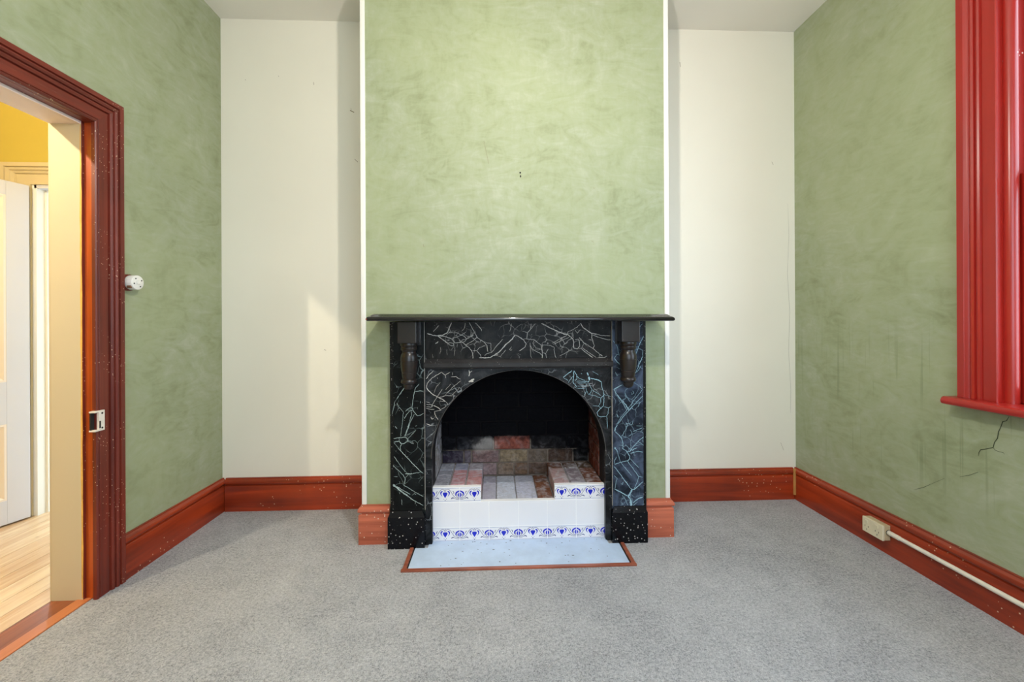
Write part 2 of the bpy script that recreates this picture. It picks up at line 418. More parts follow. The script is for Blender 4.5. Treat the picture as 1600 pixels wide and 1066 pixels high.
for p in wc.data.polygons:
    if abs(p.normal.x) > 0.9 and (abs(p.center.x - BX0) < 0.01 or abs(p.center.x - BX1) < 0.01): p.material_index = 1

# white corner beads of the breast
bead = lambda x: MB().box(x - 0.0125, x + 0.0125, BF - 0.005, BF + 0.02, 0.2, H)
struct('trim_1', bead(BX0 + 0.004), TRIMW, 'white painted bead down the breast corner beside the doorway alcove', 'corner bead', bevel=0.004, smooth=0.6)
struct('trim_2', bead(BX1 - 0.004), TRIMW, 'white painted bead down the breast corner nearer the window', 'corner bead', bevel=0.004, smooth=0.6)

# marks on the walls: cracks, nail holes
CRACK = plain('crack_shadow', (52, 62, 40), 0.9)
MARK = plain('wall_scuff', (120, 100, 72), 0.9)
HOLE = plain('nail_hole', (30, 26, 22), 0.9)
def ribbon(pts, w, to3, eps=1.0):
    """flat ribbon along a 2-D polyline; to3 maps (a, b) to a point"""
    mb = MB(); L = [Vector(p) for p in pts]; vs = []
    for i, p in enumerate(L):
        a = L[max(i - 1, 0)]; b_ = L[min(i + 1, len(L) - 1)]; t = (b_ - a)
        t = t.normalized() if t.length > 1e-9 else Vector((1, 0))
        nrm = Vector((-t.y, t.x)); ww = w * (0.55 if i in (0, len(L) - 1) else 1.0) * random.uniform(0.75, 1.2)
        vs += [to3(p + nrm * ww / 2), to3(p - nrm * ww / 2)]
    return mb.add(vs, [(2 * i, 2 * i + 1, 2 * i + 3, 2 * i + 2) for i in range(len(L) - 1)])
def merge(*ms):
    o = MB()
    for q in ms: o.add(q.v, q.f)
    return o
onR = lambda p: (XR - 0.0012, p[0], p[1])
cr1 = [[1.469, .782], [1.477, .764], [1.488, .759], [1.496, .732], [1.502, .716], [1.505, .69], [1.515, .671], [1.519, .65], [1.542, .637], [1.56, .629], [1.566, .616], [1.568, .602]]
cr2 = [[1.519, .649], [1.513, .642], [1.504, .64], [1.487, .64], [1.483, .635]]
cr3 = [[1.569, .536], [1.601, .511], [1.634, .493]]; cr4 = [[1.692, .464], [1.742, .422], [1.78, .389], [1.821, .362]]
obj('crack', merge(ribbon(cr1, .0030, onR), ribbon(cr2, .0018, onR)), CRACK, wr)
obj('crack', merge(ribbon(cr3, .0015, onR), ribbon(cr4, .0012, onR)), CRACK, wr)
onB = lambda p: (p[0], D - 0.0012, p[1])
obj('crack', ribbon([(1.885, 1.9), (1.892, 1.7), (1.880, 1.45), (1.895, 1.2), (1.886, .95), (1.9, .7), (1.897, .55)], .0016, onB), plain('plaster_crack', (176, 172, 158), 0.9), wb)
for pts, w in [(((-.897, 2.46), (-.872, 2.447)), .008), (((-.893, 2.475), (-.888, 2.462)), .003), (((-.870, 2.158), (-.851, 2.14)), .004), (((-1.118, 2.63), (-1.116, 2.613)), .004), (((1.18, 2.80), (1.185, 2.77)), .004),
               (((-1.53, 2.64), (-1.527, 2.635)), .004), (((-1.33, 2.665), (-1.327, 2.66)), .004), (((1.78, 2.17), (1.79, 2.15)), .003), (((-1.06, .98), (-1.05, .975)), .004), (((1.83, .36), (1.85, .31)), .002)]:
    obj('scuff', ribbon(list(pts), w, onB), MARK, wb)
onC = lambda p: (p[0], BF - 0.0012, p[1])
obj('nail_hole', MB().lathe([(0.0045, 0.0), (0.0045, 0.001)], 0, 0, n=10), HOLE, wc)
nh = wc.children[0]; nh.rotation_euler = (math.pi / 2, 0, 0); nh.location = (.131, BF - 0.0004, 1.934)
h2 = nh.copy(); C.objects.link(h2); h2.location = (.133, BF - 0.0004, 1.915); h2.scale = (0.8, 1.4, 1)
for a, b_ in [((-.06, 2.10), (-.035, 1.98)), ((.52, 1.858), (.525, 1.852)), ((.51, 1.575), (.52, 1.568)), ((-.38, 1.555), (-.375, 1.54))]:
    obj('scuff', ribbon([a, b_], .0022, onC), MARK, wc)

# baseboards
BP = [(0, 0), (.021, 0), (.021, .150), (.019, .154), (.012, .157), (.012, .161), (.020, .164), (.0245, .171), (.0245, .178), (.021, .186), (.014, .191), (.010, .194), (.010, .200), (0, .200)]
def base(name, path, mat, label): return struct(name, sweep(path, BP), mat, label, 'baseboard', smooth=0.5)
CO1 = 1.887                                 # outer edge of the door casing
base('baseboard_left', [(XL, CO1), (XL, D)], MAHOG_Y, 'short red-brown moulded baseboard between door casing and alcove')
base('baseboard_back_left', [(XL + .025, D), (BX0 - .025, D)], MAHOG_X, 'glossy red-brown moulded baseboard of the alcove nearer the doorway')
base('baseboard_back_right', [(BX1 + .025, D), (XR - .025, D)], MAHOG_X, 'chipped red-brown moulded baseboard of the alcove nearer the window')
base('baseboard_right', [(XR, D), (XR, YR)], MAHOG_Y, 'long red-brown moulded baseboard under the window carrying the socket')
base('baseboard_chimney_left', [(BX0, D), (BX0, BF), (-.5535, BF)], MAHOG_F, 'faded reddish baseboard return on the doorway side of the fireplace')
base('baseboard_chimney_right', [(.7855, BF), (BX1, BF), (BX1, D)], MAHOG_F, 'faded reddish baseboard return on the window side of the fireplace')
FILL = plain('pale_filler', (196, 140, 74), 0.7, 0.2)
cf = obj('corner_filler', MB().box(XR - .034, XR - .020, D - .030, D - .018, .03, .198), FILL, None, bevel=.004)
cf.parent = bpy.data.objects['baseboard_back_right']

# ------------------------------------------------------------------ room doorway
d1 = thing('door_1', 'open doorway to the hall with dark stained moulded casing', 'doorway', (XL, 1.37, 0), kind='structure')
CP = [(0, 0), (0, .014), (.004, .017), (.009, .017), (.012, .012), (.014, .012), (.016, .015), (.055, .015), (.057, .010), (.060, .010), (.062, .019),
      (.070, .023), (.075, .021), (.077, .017), (.079, .017), (.081, .023), (.088, .0265), (.094, .025), (.096, .020), (.098, .020), (.100, .028), (.119, .028), (.120, .026), (.120, 0)]
far, head, near = casing(XL, 1, 0.968, 1.767, 0, 1.988, CP)
obj('casing_leg', far, CASE_V, d1, smooth=0.5); obj('casing_head', head, CASE_H, d1, smooth=0.5); obj('casing_leg', near, CASE_V, d1, smooth=0.5)
# jamb linings: orange rebate on the room side, cream stop and lining beyond
for y, s in ((1.777, 1), (0.958, -1)):
    obj('jamb_rebate', MB().box(-1.7135, XL, y, y + s * .013, 0, 1.998), JAMB_O, d1)
    g = obj('jamb_lining', MB().box(HXR - .004, -1.715, y - s * .011, y + s * .013, 0, 1.998).box(HXR - .016, HXR - .003, y - s * .006, y + s * .07, 0, 2.0), CREAM, d1, bevel=.0015)
    obj('peeled_edge', ribbon([(-1.7165, z_) for z_ in [i_ * .07 + random.uniform(-.02, .02) for i_ in range(29)]], .007, lambda p, y=y, s=s: (p[0] - abs(random.gauss(0, .0012)), y - s * .0114, max(.01, min(1.97, p[1])))), plain('peeled_yellow_edge', (232, 178, 84), .7, .15, 20), g)
    obj('stop_edge', MB().box(-1.7148, -1.7128, y - s * .0112, y + s * .001, 0, 1.99), CASE_V, g)
obj('head_lining', MB().box(HXR - .004, -1.715, .958, 1.777, 1.976, 1.998), white_paint('pinkish_head_paint', (240, 222, 210)), d1)
obj('head_rebate', MB().box(-1.7135, XL, .958, 1.777, 1.987, 1.998), CASE_H, d1)
THR = stained_wood('threshold_varnish', (122, 62, 34), (168, 92, 52), (40, 1.6, 40), chips=0.75)
obj('threshold_board', MB().box(-1.842, -1.742, .958, 1.777, -.03, .0005), THR, d1)
obj('threshold_strip', MB().box(-1.741, -1.689, .958, 1.777, -.03, .004), stained_wood('threshold_strip_varnish', (176, 98, 52), (214, 132, 82), (40, 1.6, 40), chips=0.75), d1, bevel=.002)

# ------------------------------------------------------------------ window
w1 = thing('window_1', 'red gloss-painted sash window with moulded casing in the side wall', 'window', (XR, .88, WZ0), kind='structure')
WP = [(0, 0), (0, .017), (.003, .020), (.007, .020), (.010, .016), (.047, .016), (.049, .013), (.052, .013), (.055, .020), (.061, .023), (.067, .020), (.069, .016), (.072, .016), (.074, .022), (.081, .025), (.087, .023), (.090, .018), (.095, .024), (.101, .027), (.104, .030), (.128, .030), (.130, .028), (.130, 0)]
far, head, near = casing(XR, -1, WY0, WY1, .83, WZ1, WP)
obj('casing_leg', far, REDV, w1, smooth=0.5); obj('casing_head', head, REDH, w1, smooth=0.5); obj('casing_leg', near, REDV, w1, smooth=0.5)
SP = [(0, .797), (.066, .797), (.074, .801), (.078, .8085), (.078, .816), (.074, .824), (.066, .829), (0, .830)]
stool = sweep([(XR + .02, 1.640), (XR + .02, 0.12)], [(d + .02 if d > 0 else 0, h) for d, h in SP])
st = obj('stool', stool, REDH, w1, bevel=0.0, smooth=0.5)
obj('stool', MB().box(XR + .018, XR + .20, WY0, WY1, .797, .829), REDH, w1)
def rb(y, s):
    obj('staff_bead', MB().lathe([(.0215, .829), (.0215, WZ1)], XR + .024, y - s * .010, n=20), REDV, w1, smooth=0.6)
    obj('pulley_stile', MB().box(XR, XR + .25, y - s * .002, y + s * .02, .829, WZ1), REDV, w1)
    obj('parting_bead', MB().box(XR + .096, XR + .104, y - s * .014, y, .829, WZ1), REDV, w1)
rb(WY1, 1); rb(WY0, -1)
obj('head_lining', MB().box(XR, XR + .25, WY0, WY1, WZ1 - .02, WZ1 + .01), REDH, w1)
GLASS = glass_mat()
def sash(x, z0, z1):
    a, b_ = WY0 + .004, WY1 - .004; t = .045
    for y0, y1 in ((a, a + t), (b_ - t, b_)): obj('sash_stile', MB().box(x, x + .04, y0, y1, z0, z1), REDV, w1, bevel=.003)
    for q0, q1 in ((z0, z0 + .06), (z1 - .04, z1)): obj('sash_rail', MB().box(x, x + .04, a + t, b_ - t, q0, q1), REDH, w1, bevel=.003)
    obj('pane', MB().box(x + .018, x + .022, a + t, b_ - t, z0 + .06, z1 - .04), GLASS, w1)
sash(XR + .052, .830, 1.70); sash(XR + .110, 1.665, WZ1 - .02)

w2 = thing('window_added_rear', 'added wide red-framed window, unseen, giving frontal daylight', 'window', (.45, YR, RZ0), kind='structure')  # added window, out of view, to light breast and floor from the front
for a, b_ in ((RX_0 - .1, RX_0), (RX_1, RX_1 + .1)): obj('casing_leg', MB().box(a, b_, YR, YR + .025, RZ0, RZ1 + .1), REDV, w2, bevel=.004)
obj('casing_head', MB().box(RX_0, RX_1, YR, YR + .025, RZ1, RZ1 + .1), REDV, w2, bevel=.004)
obj('stool', MB().box(RX_0 - .12, RX_1 + .12, YR - .05, YR + .06, RZ0 - .03, RZ0), REDV, w2, bevel=.006)
for a in (RX_0, (RX_0 + RX_1) / 2, RX_1 - .045): obj('sash_stile', MB().box(a, a + .045, YR - .08, YR - .04, RZ0, RZ1), REDV, w2, bevel=.003)
for z in (RZ0, (RZ0 + RZ1) / 2 - .02, RZ1 - .045): obj('sash_rail', MB().box(RX_0, RX_1, YR - .078, YR - .042, z, z + .045), REDV, w2, bevel=.003)
for a in (RX_0 + .045, (RX_0 + RX_1) / 2 + .045):
    for z in (RZ0 + .045, (RZ0 + RZ1) / 2 + .025):
        obj('pane', MB().box(a, a + .81, YR - .062, YR - .058, z, z + (RZ1 - RZ0) / 2 - .065), GLASS, w2)

# ------------------------------------------------------------------ hall beyond the doorway
HE = 2.557
hall_floor = struct('floor_hall', MB().box(HXL, -1.845, YR, HE + .14, -.05, -.004), plain('board_gap_dark', (70, 46, 30), 0.9), 'pale polished pine floorboards of the hall', 'floorboards')
PINE = pine('polished_pine_board', (206, 164, 122), (240, 218, 186))
x = -1.845; k = 0
while x > HXL + .02:
    w = .098; x0 = max(HXL, x - w)
    obj('floorboard', MB().box(x0 + .0012, x - .0012, YR, HE + .14, -.03, 0.0), PINE, hall_floor)
    x -= w
struct('wall_hall_side', MB().box(HXL - .1, HXL, YR, HE + .14, 0, H), YELLOW, 'yellow painted long wall of the hall', 'wall')
EX0, EX1, EZ = -2.752, -1.95, 1.977
struct('wall_hall_end', MB().box(HXL, EX0, HE, HE + .13, 0, H).box(EX1, HXR, HE, HE + .13, 0, H).box(EX0, EX1, HE, HE + .13, EZ, H), YELLOW, 'yellow painted hall end wall above the cream door frame', 'wall')
d2 = thing('door_2', 'cream moulded frame of the bright doorway at the hall end', 'doorway', (EX0, HE, 0), kind='structure')
EPf = [(0, 0), (0, .012), (.012, .014), (.075, .014), (.080, .010), (.084, .018), (.100, .022), (.104, .016), (.110, .024), (.126, .026), (.130, .020), (.134, .030), (.165, .030), (.165, 0)]
mL, mH, mR = MB(), MB(), MB()
mL.loft([[(EX0 - .012 - w, HE - d, 0) for w, d in EPf], [(EX0 - .012 - w, HE - d, EZ + w * .76) for w, d in EPf]])
mH.loft([[(EX0 - .012 - w, HE - d, EZ + w * .76) for w, d in EPf], [(min(EX1 + .012 + w, HXR), HE - d, EZ + w * .76) for w, d in EPf]])
mR.loft([[(min(EX1 + .012 + w, HXR), HE - d, 0) for w, d in EPf], [(min(EX1 + .012 + w, HXR), HE - d, EZ + w * .76) for w, d in EPf]])
for nm, q in (('casing_leg', mL), ('casing_head', mH), ('casing_leg', mR)): obj(nm, q, CREAM2, d2, smooth=0.5)
obj('jamb_lining', MB().box(EX0 - .013, EX0 + .012, HE - .002, HE + .13, 0, EZ).box(EX0, EX0 + .024, HE + .045, HE + .075, 0, EZ), TRIMW, d2)
obj('jamb_lining', MB().box(EX1 - .012, EX1 + .013, HE - .002, HE + .13, 0, EZ), TRIMW, d2)
obj('head_lining', MB().box(EX0, EX1, HE - .002, HE + .13, EZ - .02, EZ), DOORW, d2)
struct('ground', MB().box(-9, 12, -7, 12, -.5, -.06), plain('pale_concrete', (190, 188, 182), 0.9), 'pale concrete ground outside the house', 'ground')
struct('wall_porch', MB().box(-4.2, -1.2, 4.3, 4.4, -.06, 2.4), plain('white_render', (248, 247, 244), .8, .02), 'white rendered porch wall glaring beyond the hall door', 'wall')

struct('sky_blocker_wall', MB().box(-1.25, -1.15, HE + .135, 3.35, -.06, 2.35), TRIMW, 'added white wall, unseen, keeping sky light off the hall door', 'wall')  # added out of view so sky reaches the hall from one side only
struct('sky_blocker_roof', MB().box(-4.6, -.9, HE + .135, 4.4, 2.35, 2.45), TRIMW, 'added white roof slab, unseen, cutting sky light into the hall', 'roof')  # added out of view to reduce daylight entering the hall

# white panelled door leaf swung back at the hall end
LW, LT, LH = .762, .038, 1.962
leaf = thing('panelled_door', 'white four-panel door standing open at the hall end', 'door', (EX0 + .004, HE - .032, 0))
def lpart(name, mb, par=None, bevel=.0015, mat=DOORW):
    o = obj(name, mb, mat, None, bevel=bevel); o.parent = par or leaf; return o
Z0 = .010
SW = .095
for a, b_ in ((0, SW), (LW - SW, LW)): lpart('stile', MB().box(a, b_, -LT, 0, Z0, LH))
for a, b_ in ((Z0, .145), (.578, .818), (1.882, LH)): lpart('rail', MB().box(SW, LW - SW, -LT, 0, a, b_))
MUN = (LW / 2 - .045, LW / 2 + .045)
for a, b_ in ((.145, .578), (.818, 1.882)): lpart('muntin', MB().box(MUN[0], MUN[1], -LT, 0, a, b_))
for xa, xb in ((SW, MUN[0]), (MUN[1], LW - SW)):
    for za, zb in ((.145, .578), (.818, 1.882)):
        pn = lpart('panel', MB().box(xa, xb, -LT + .012, -.012, za, zb), bevel=0)
        mo = MB()
        for f in (-.0015, -LT + .0015):
            s = -1 if f > -.01 else 1
            o_, i_, d0, d1_ = 0.0, .024, f, f + s * .0095
            ro = [(xa + o_, d0, za + o_), (xb - o_, d0, za + o_), (xb - o_, d0, zb - o_), (xa + o_, d0, zb - o_)]
            rm = [(xa + .010, d0 - s * .001, za + .010), (xb - .010, d0 - s * .001, za + .010), (xb - .010, d0 - s * .001, zb - .010), (xa + .010, d0 - s * .001, zb - .010)]
            ri = [(xa + i_, d1_, za + i_), (xb - i_, d1_, za + i_), (xb - i_, d1_, zb - i_), (xa + i_, d1_, zb - i_)]
            mo.loft([ro, rm, ri], cap=False)
        lpart('panel_moulding', mo, pn, bevel=0, mat=CREAM2 if False else white_paint('door_moulding_paint', (238, 226, 214)))
lpart('knob', MB().lathe([(.006, 0), (.006, .03), (.022, .036), (.027, .048), (.022, .060), (.008, .064)], 0, 0, n=18), bevel=0, mat=plain('knob_brass', (150, 120, 70), .3, metal=1.0))
kn = [c for c in leaf.children if c.name.startswith('knob')][0]
kn.rotation_euler = (-math.pi / 2, 0, 0); kn.location = (LW - .05, 0, .95)
leaf.rotation_euler = (0, 0, math.atan2(-.955, -.296))

# ================================================================== FIREPLACE
BLK = black_paint('black_gloss_paint', (12, 12, 13), 0.35, 0.32, 70, 0.62)
BLKS = black_paint('spattered_black_paint', (9, 10, 15), 0.85, 0.22, 62, 0.40)
EBON = black_paint('ebonised_wood', (32, 26, 24), 0.25, 0.30, 80, 0.66); EBON.node_tree.nodes['Principled BSDF'].inputs['Specular IOR Level'].default_value = 0.5
MARB_F = marble('frieze_painted_marble', (11, 10, 10), (66, 63, 60), (180, 176, 170), cl=0.5)
MARB_L = marble('dark_painted_marble', (9, 11, 12), (34, 41, 43), (140, 155, 155), cl=0.4)
MARB_R = marble('window_tinted_marble', (24, 29, 39), (84, 97, 120), (140, 168, 184), cl=0.8)  # right pilaster: cool window reflection put into the marble colour
MARB_A = marble('arch_painted_marble', (14, 15, 17), (80, 83, 88), (170, 176, 180), cl=0.5)
VEIN_W = plain('vein_paint_white', (196, 192, 184), .5, .3, 30)
VEIN_G = plain('vein_paint_grey_green', (164, 182, 180), .5, .35, 30)
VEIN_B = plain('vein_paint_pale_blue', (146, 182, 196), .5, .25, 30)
PALE = plain('bare_patch', (224, 216, 200), .6)

fp = thing('fireplace_surround', 'black faux-marble wooden fireplace surround with arched opening and mantel shelf', 'fireplace', (.12, 2.13, 0))
# arch panel
AC, AR, AZ = .118, .451, .445
AY0, AY1 = 2.122, 2.152
ox0, ox1, oz = -.372, .609, .915
inner, outer = [], []
inner.append((AC - AR, 0)); outer.append((ox0, 0))
inner.append((AC - AR, AZ)); outer.append((ox0, AZ))
NA = 48
for i in range(1, NA):
    a = math.pi - math.pi * i / NA
    px, pz = AC + AR * math.cos(a), AZ + AR * math.sin(a); inner.append((px, pz))
    dx, dz = math.cos(a), math.sin(a)
    ts = []
    if dx < -1e-6: ts.append((ox0 - AC) / dx)
    if dx > 1e-6: ts.append((ox1 - AC) / dx)
    if dz > 1e-6: ts.append((oz - AZ) / dz)
    t = min(ts); outer.append((AC + dx * t, AZ + dz * t))
inner += [(AC + AR, AZ), (AC + AR, 0)]; outer += [(ox1, AZ), (ox1, 0)]
# snap the two corners
for cx in (ox0, ox1):
    k = min(range(len(outer)), key=lambda i: (outer[i][0] - cx) ** 2 + (outer[i][1] - oz) ** 2); outer[k] = (cx, oz)
m = MB(); n_ = len(inner)
rings = [[(p[0], AY0, p[1]), (q[0], AY0, q[1]), (q[0], AY1, q[1]), (p[0], AY1, p[1])] for p, q in zip(inner, outer)]
m.loft(rings)
arch = obj('arch_panel', m, MARB_A, fp)
# black lining of the opening behind the panel
m = MB(); pts = [(AC - AR, .286)] + [(AC + AR * math.cos(math.pi - math.pi * i / NA), AZ + AR * math.sin(math.pi - math.pi * i / NA)) for i in range(NA + 1)] + [(AC + AR, .286)]
rings = []
for i, (px, pz) in enumerate(pts):
    if i == 0: nx, nz = -1, 0
    elif i == len(pts) - 1: nx, nz = 1, 0
    else: nx, nz = (px - AC) / AR, (pz - AZ) / AR
    t_ = .030
    rings.append([(px, AY1, pz), (px, 2.250, pz), (px + nx * t_, 2.250, pz + nz * t_), (px + nx * t_, AY1, pz + nz * t_)])
m.loft(rings); obj('arch_lining', m, black_paint('sooty_black_paint', (16, 16, 17), 0.15, 0.55), fp, smooth=0.5)
obj('arch_bead', MB().loft([[(p[0] + dx, AY0 - .0045 + dy, p[1]) for dx, dy in ((0, 0), (0, .009), ((.004 if p[0] > AC else -.004), .009), ((.004 if p[0] > AC else -.004), 0))] for p in inner[1:-1]]), black_paint('arch_edge_paint', (70, 66, 64), .4, .4), arch)
# frieze, fascia, pilasters, plinths
fz = obj('frieze', MB().box(-.362, .599, 2.118, BF, .950, 1.1495), MARB_F, fp)
fb = MB().loft([[(x_, y_, z_) for y_, z_ in ((BF, .905), (2.116, .905), (2.114, .909), (2.103, .912), (2.099, .917), (2.099, .936), (2.103, .941), (2.112, .953), (2.116, .957), (BF, .957))] for x_ in (-.369, .606)])
obj('fascia_moulding', fb, black_paint('worn_black_moulding', (44, 42, 42), .45, .35, 120, .55), fp, smooth=0.4)
pil = []
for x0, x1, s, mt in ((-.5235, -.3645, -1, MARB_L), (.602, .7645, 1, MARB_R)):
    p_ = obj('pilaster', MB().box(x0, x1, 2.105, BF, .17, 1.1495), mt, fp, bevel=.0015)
    pil.append(p_)
    e0, e1 = (x0 - .021, x0) if s < 0 else (x1, x1 + .020)
    obj('edge_strip', MB().box(e0, e1, 2.119, BF, 0.0, 1.1495), black_paint('chipped_edge_paint', (15, 15, 16), .9, .35, 110, .48), p_, bevel=.002)
    a0, a1 = (x0 - .028, x1 - .002) if s < 0 else (x0 - .006, x1 + .016)
    rg = []
    for i_, z_ in ((0, 0), (0, .158), (.003, .164), (.012, .186), (.018, .189)):
        rg.append([(a0 + i_, 2.090 + i_, z_), (a1 - i_, 2.090 + i_, z_), (a1 - i_, BF - .001, z_), (a0 + i_, BF - .001, z_)])
    obj('plinth_block', MB().loft(rg), BLKS, fp)
# thin pale joint lines between pilasters and panels
for xx in (-.3655, .6005):
    obj('joint_line', MB().box(xx - .0012, xx + .0012, 2.1035, 2.112, .19, 1.148), black_paint('joint_worn_paint', (150, 146, 140), .6, .5, 60, .4), fp)
# corbels with turned drops
prof = [(.0, 1.044), (.041, 1.044), (.042, 1.040), (.042, 1.030), (.040, 1.026), (.0375, 1.0245), (.040, 1.022), (.0405, 1.012), (.037, 1.006), (.0335, 1.002), (.0335, .996), (.035, .992), (.0395, .984), (.042, .972), (.0425, .960),
        (.0425, .956), (.041, .955), (.041, .953), (.0425, .952), (.042, .938), (.0405, .922), (.0385, .906), (.037, .899), (.0355, .897), (.037, .895), (.035, .880), (.032, .868), (.0315, .866), (.036, .863), (.0395, .856), (.0395, .850), (.036, .843),
        (.030, .840), (.0275, .838), (.0265, .828), (.023, .819), (.016, .812), (.007, .8085), (.0, .808)]
for cx in (-.4345, .6705):
    cb = obj('corbel_block', MB().box(cx - .046, cx + .046, 2.012, 2.105, 1.044, 1.149), EBON, fp, bevel=.003)
    obj('back_plate', MB().box(cx - .054, cx + .054, 2.094, 2.106, 1.030, 1.149), EBON, cb, bevel=.001)
    obj('turned_drop', MB().lathe(prof, cx, 2.060, n=32), EBON, cb, smooth=0.7)
# mantel shelf, a touch out of level
rg = []
for i_, z_ in ((.034, 1.1500), (.006, 1.1505), (.001, 1.1545), (0, 1.160), (.002, 1.166), (.009, 1.1715), (.017, 1.1755), (.024, 1.1815), (.030, 1.1845)):
    x0, x1, y0, y1 = -.606 + i_, .857 - i_, 1.930 + i_, BF
    rg.append([(x0, y0, z_ - (x0 - .125) * .004), (x1, y0, z_ - (x1 - .125) * .004), (x1, y1, z_ - (x1 - .125) * .004), (x0, y1, z_ - (x0 - .125) * .004)])
MANTEL = black_paint('mantel_black_gloss', (14, 14, 16), .3, .16, 90, .62); MANTEL.node_tree.nodes['Principled BSDF'].inputs['Coat Weight'].default_value = 0.8; MANTEL.node_tree.nodes['Principled BSDF'].inputs['Coat Roughness'].default_value = 0.06
ms = obj('mantel_shelf', MB().loft(rg), MANTEL, fp, smooth=0.9)
obj('chipped_corner', MB().box(-.6065, -.600, 1.9295, 1.940, 1.158, 1.166), plain('bare_wood_chip', (150, 70, 50), .7), ms, bevel=.002)

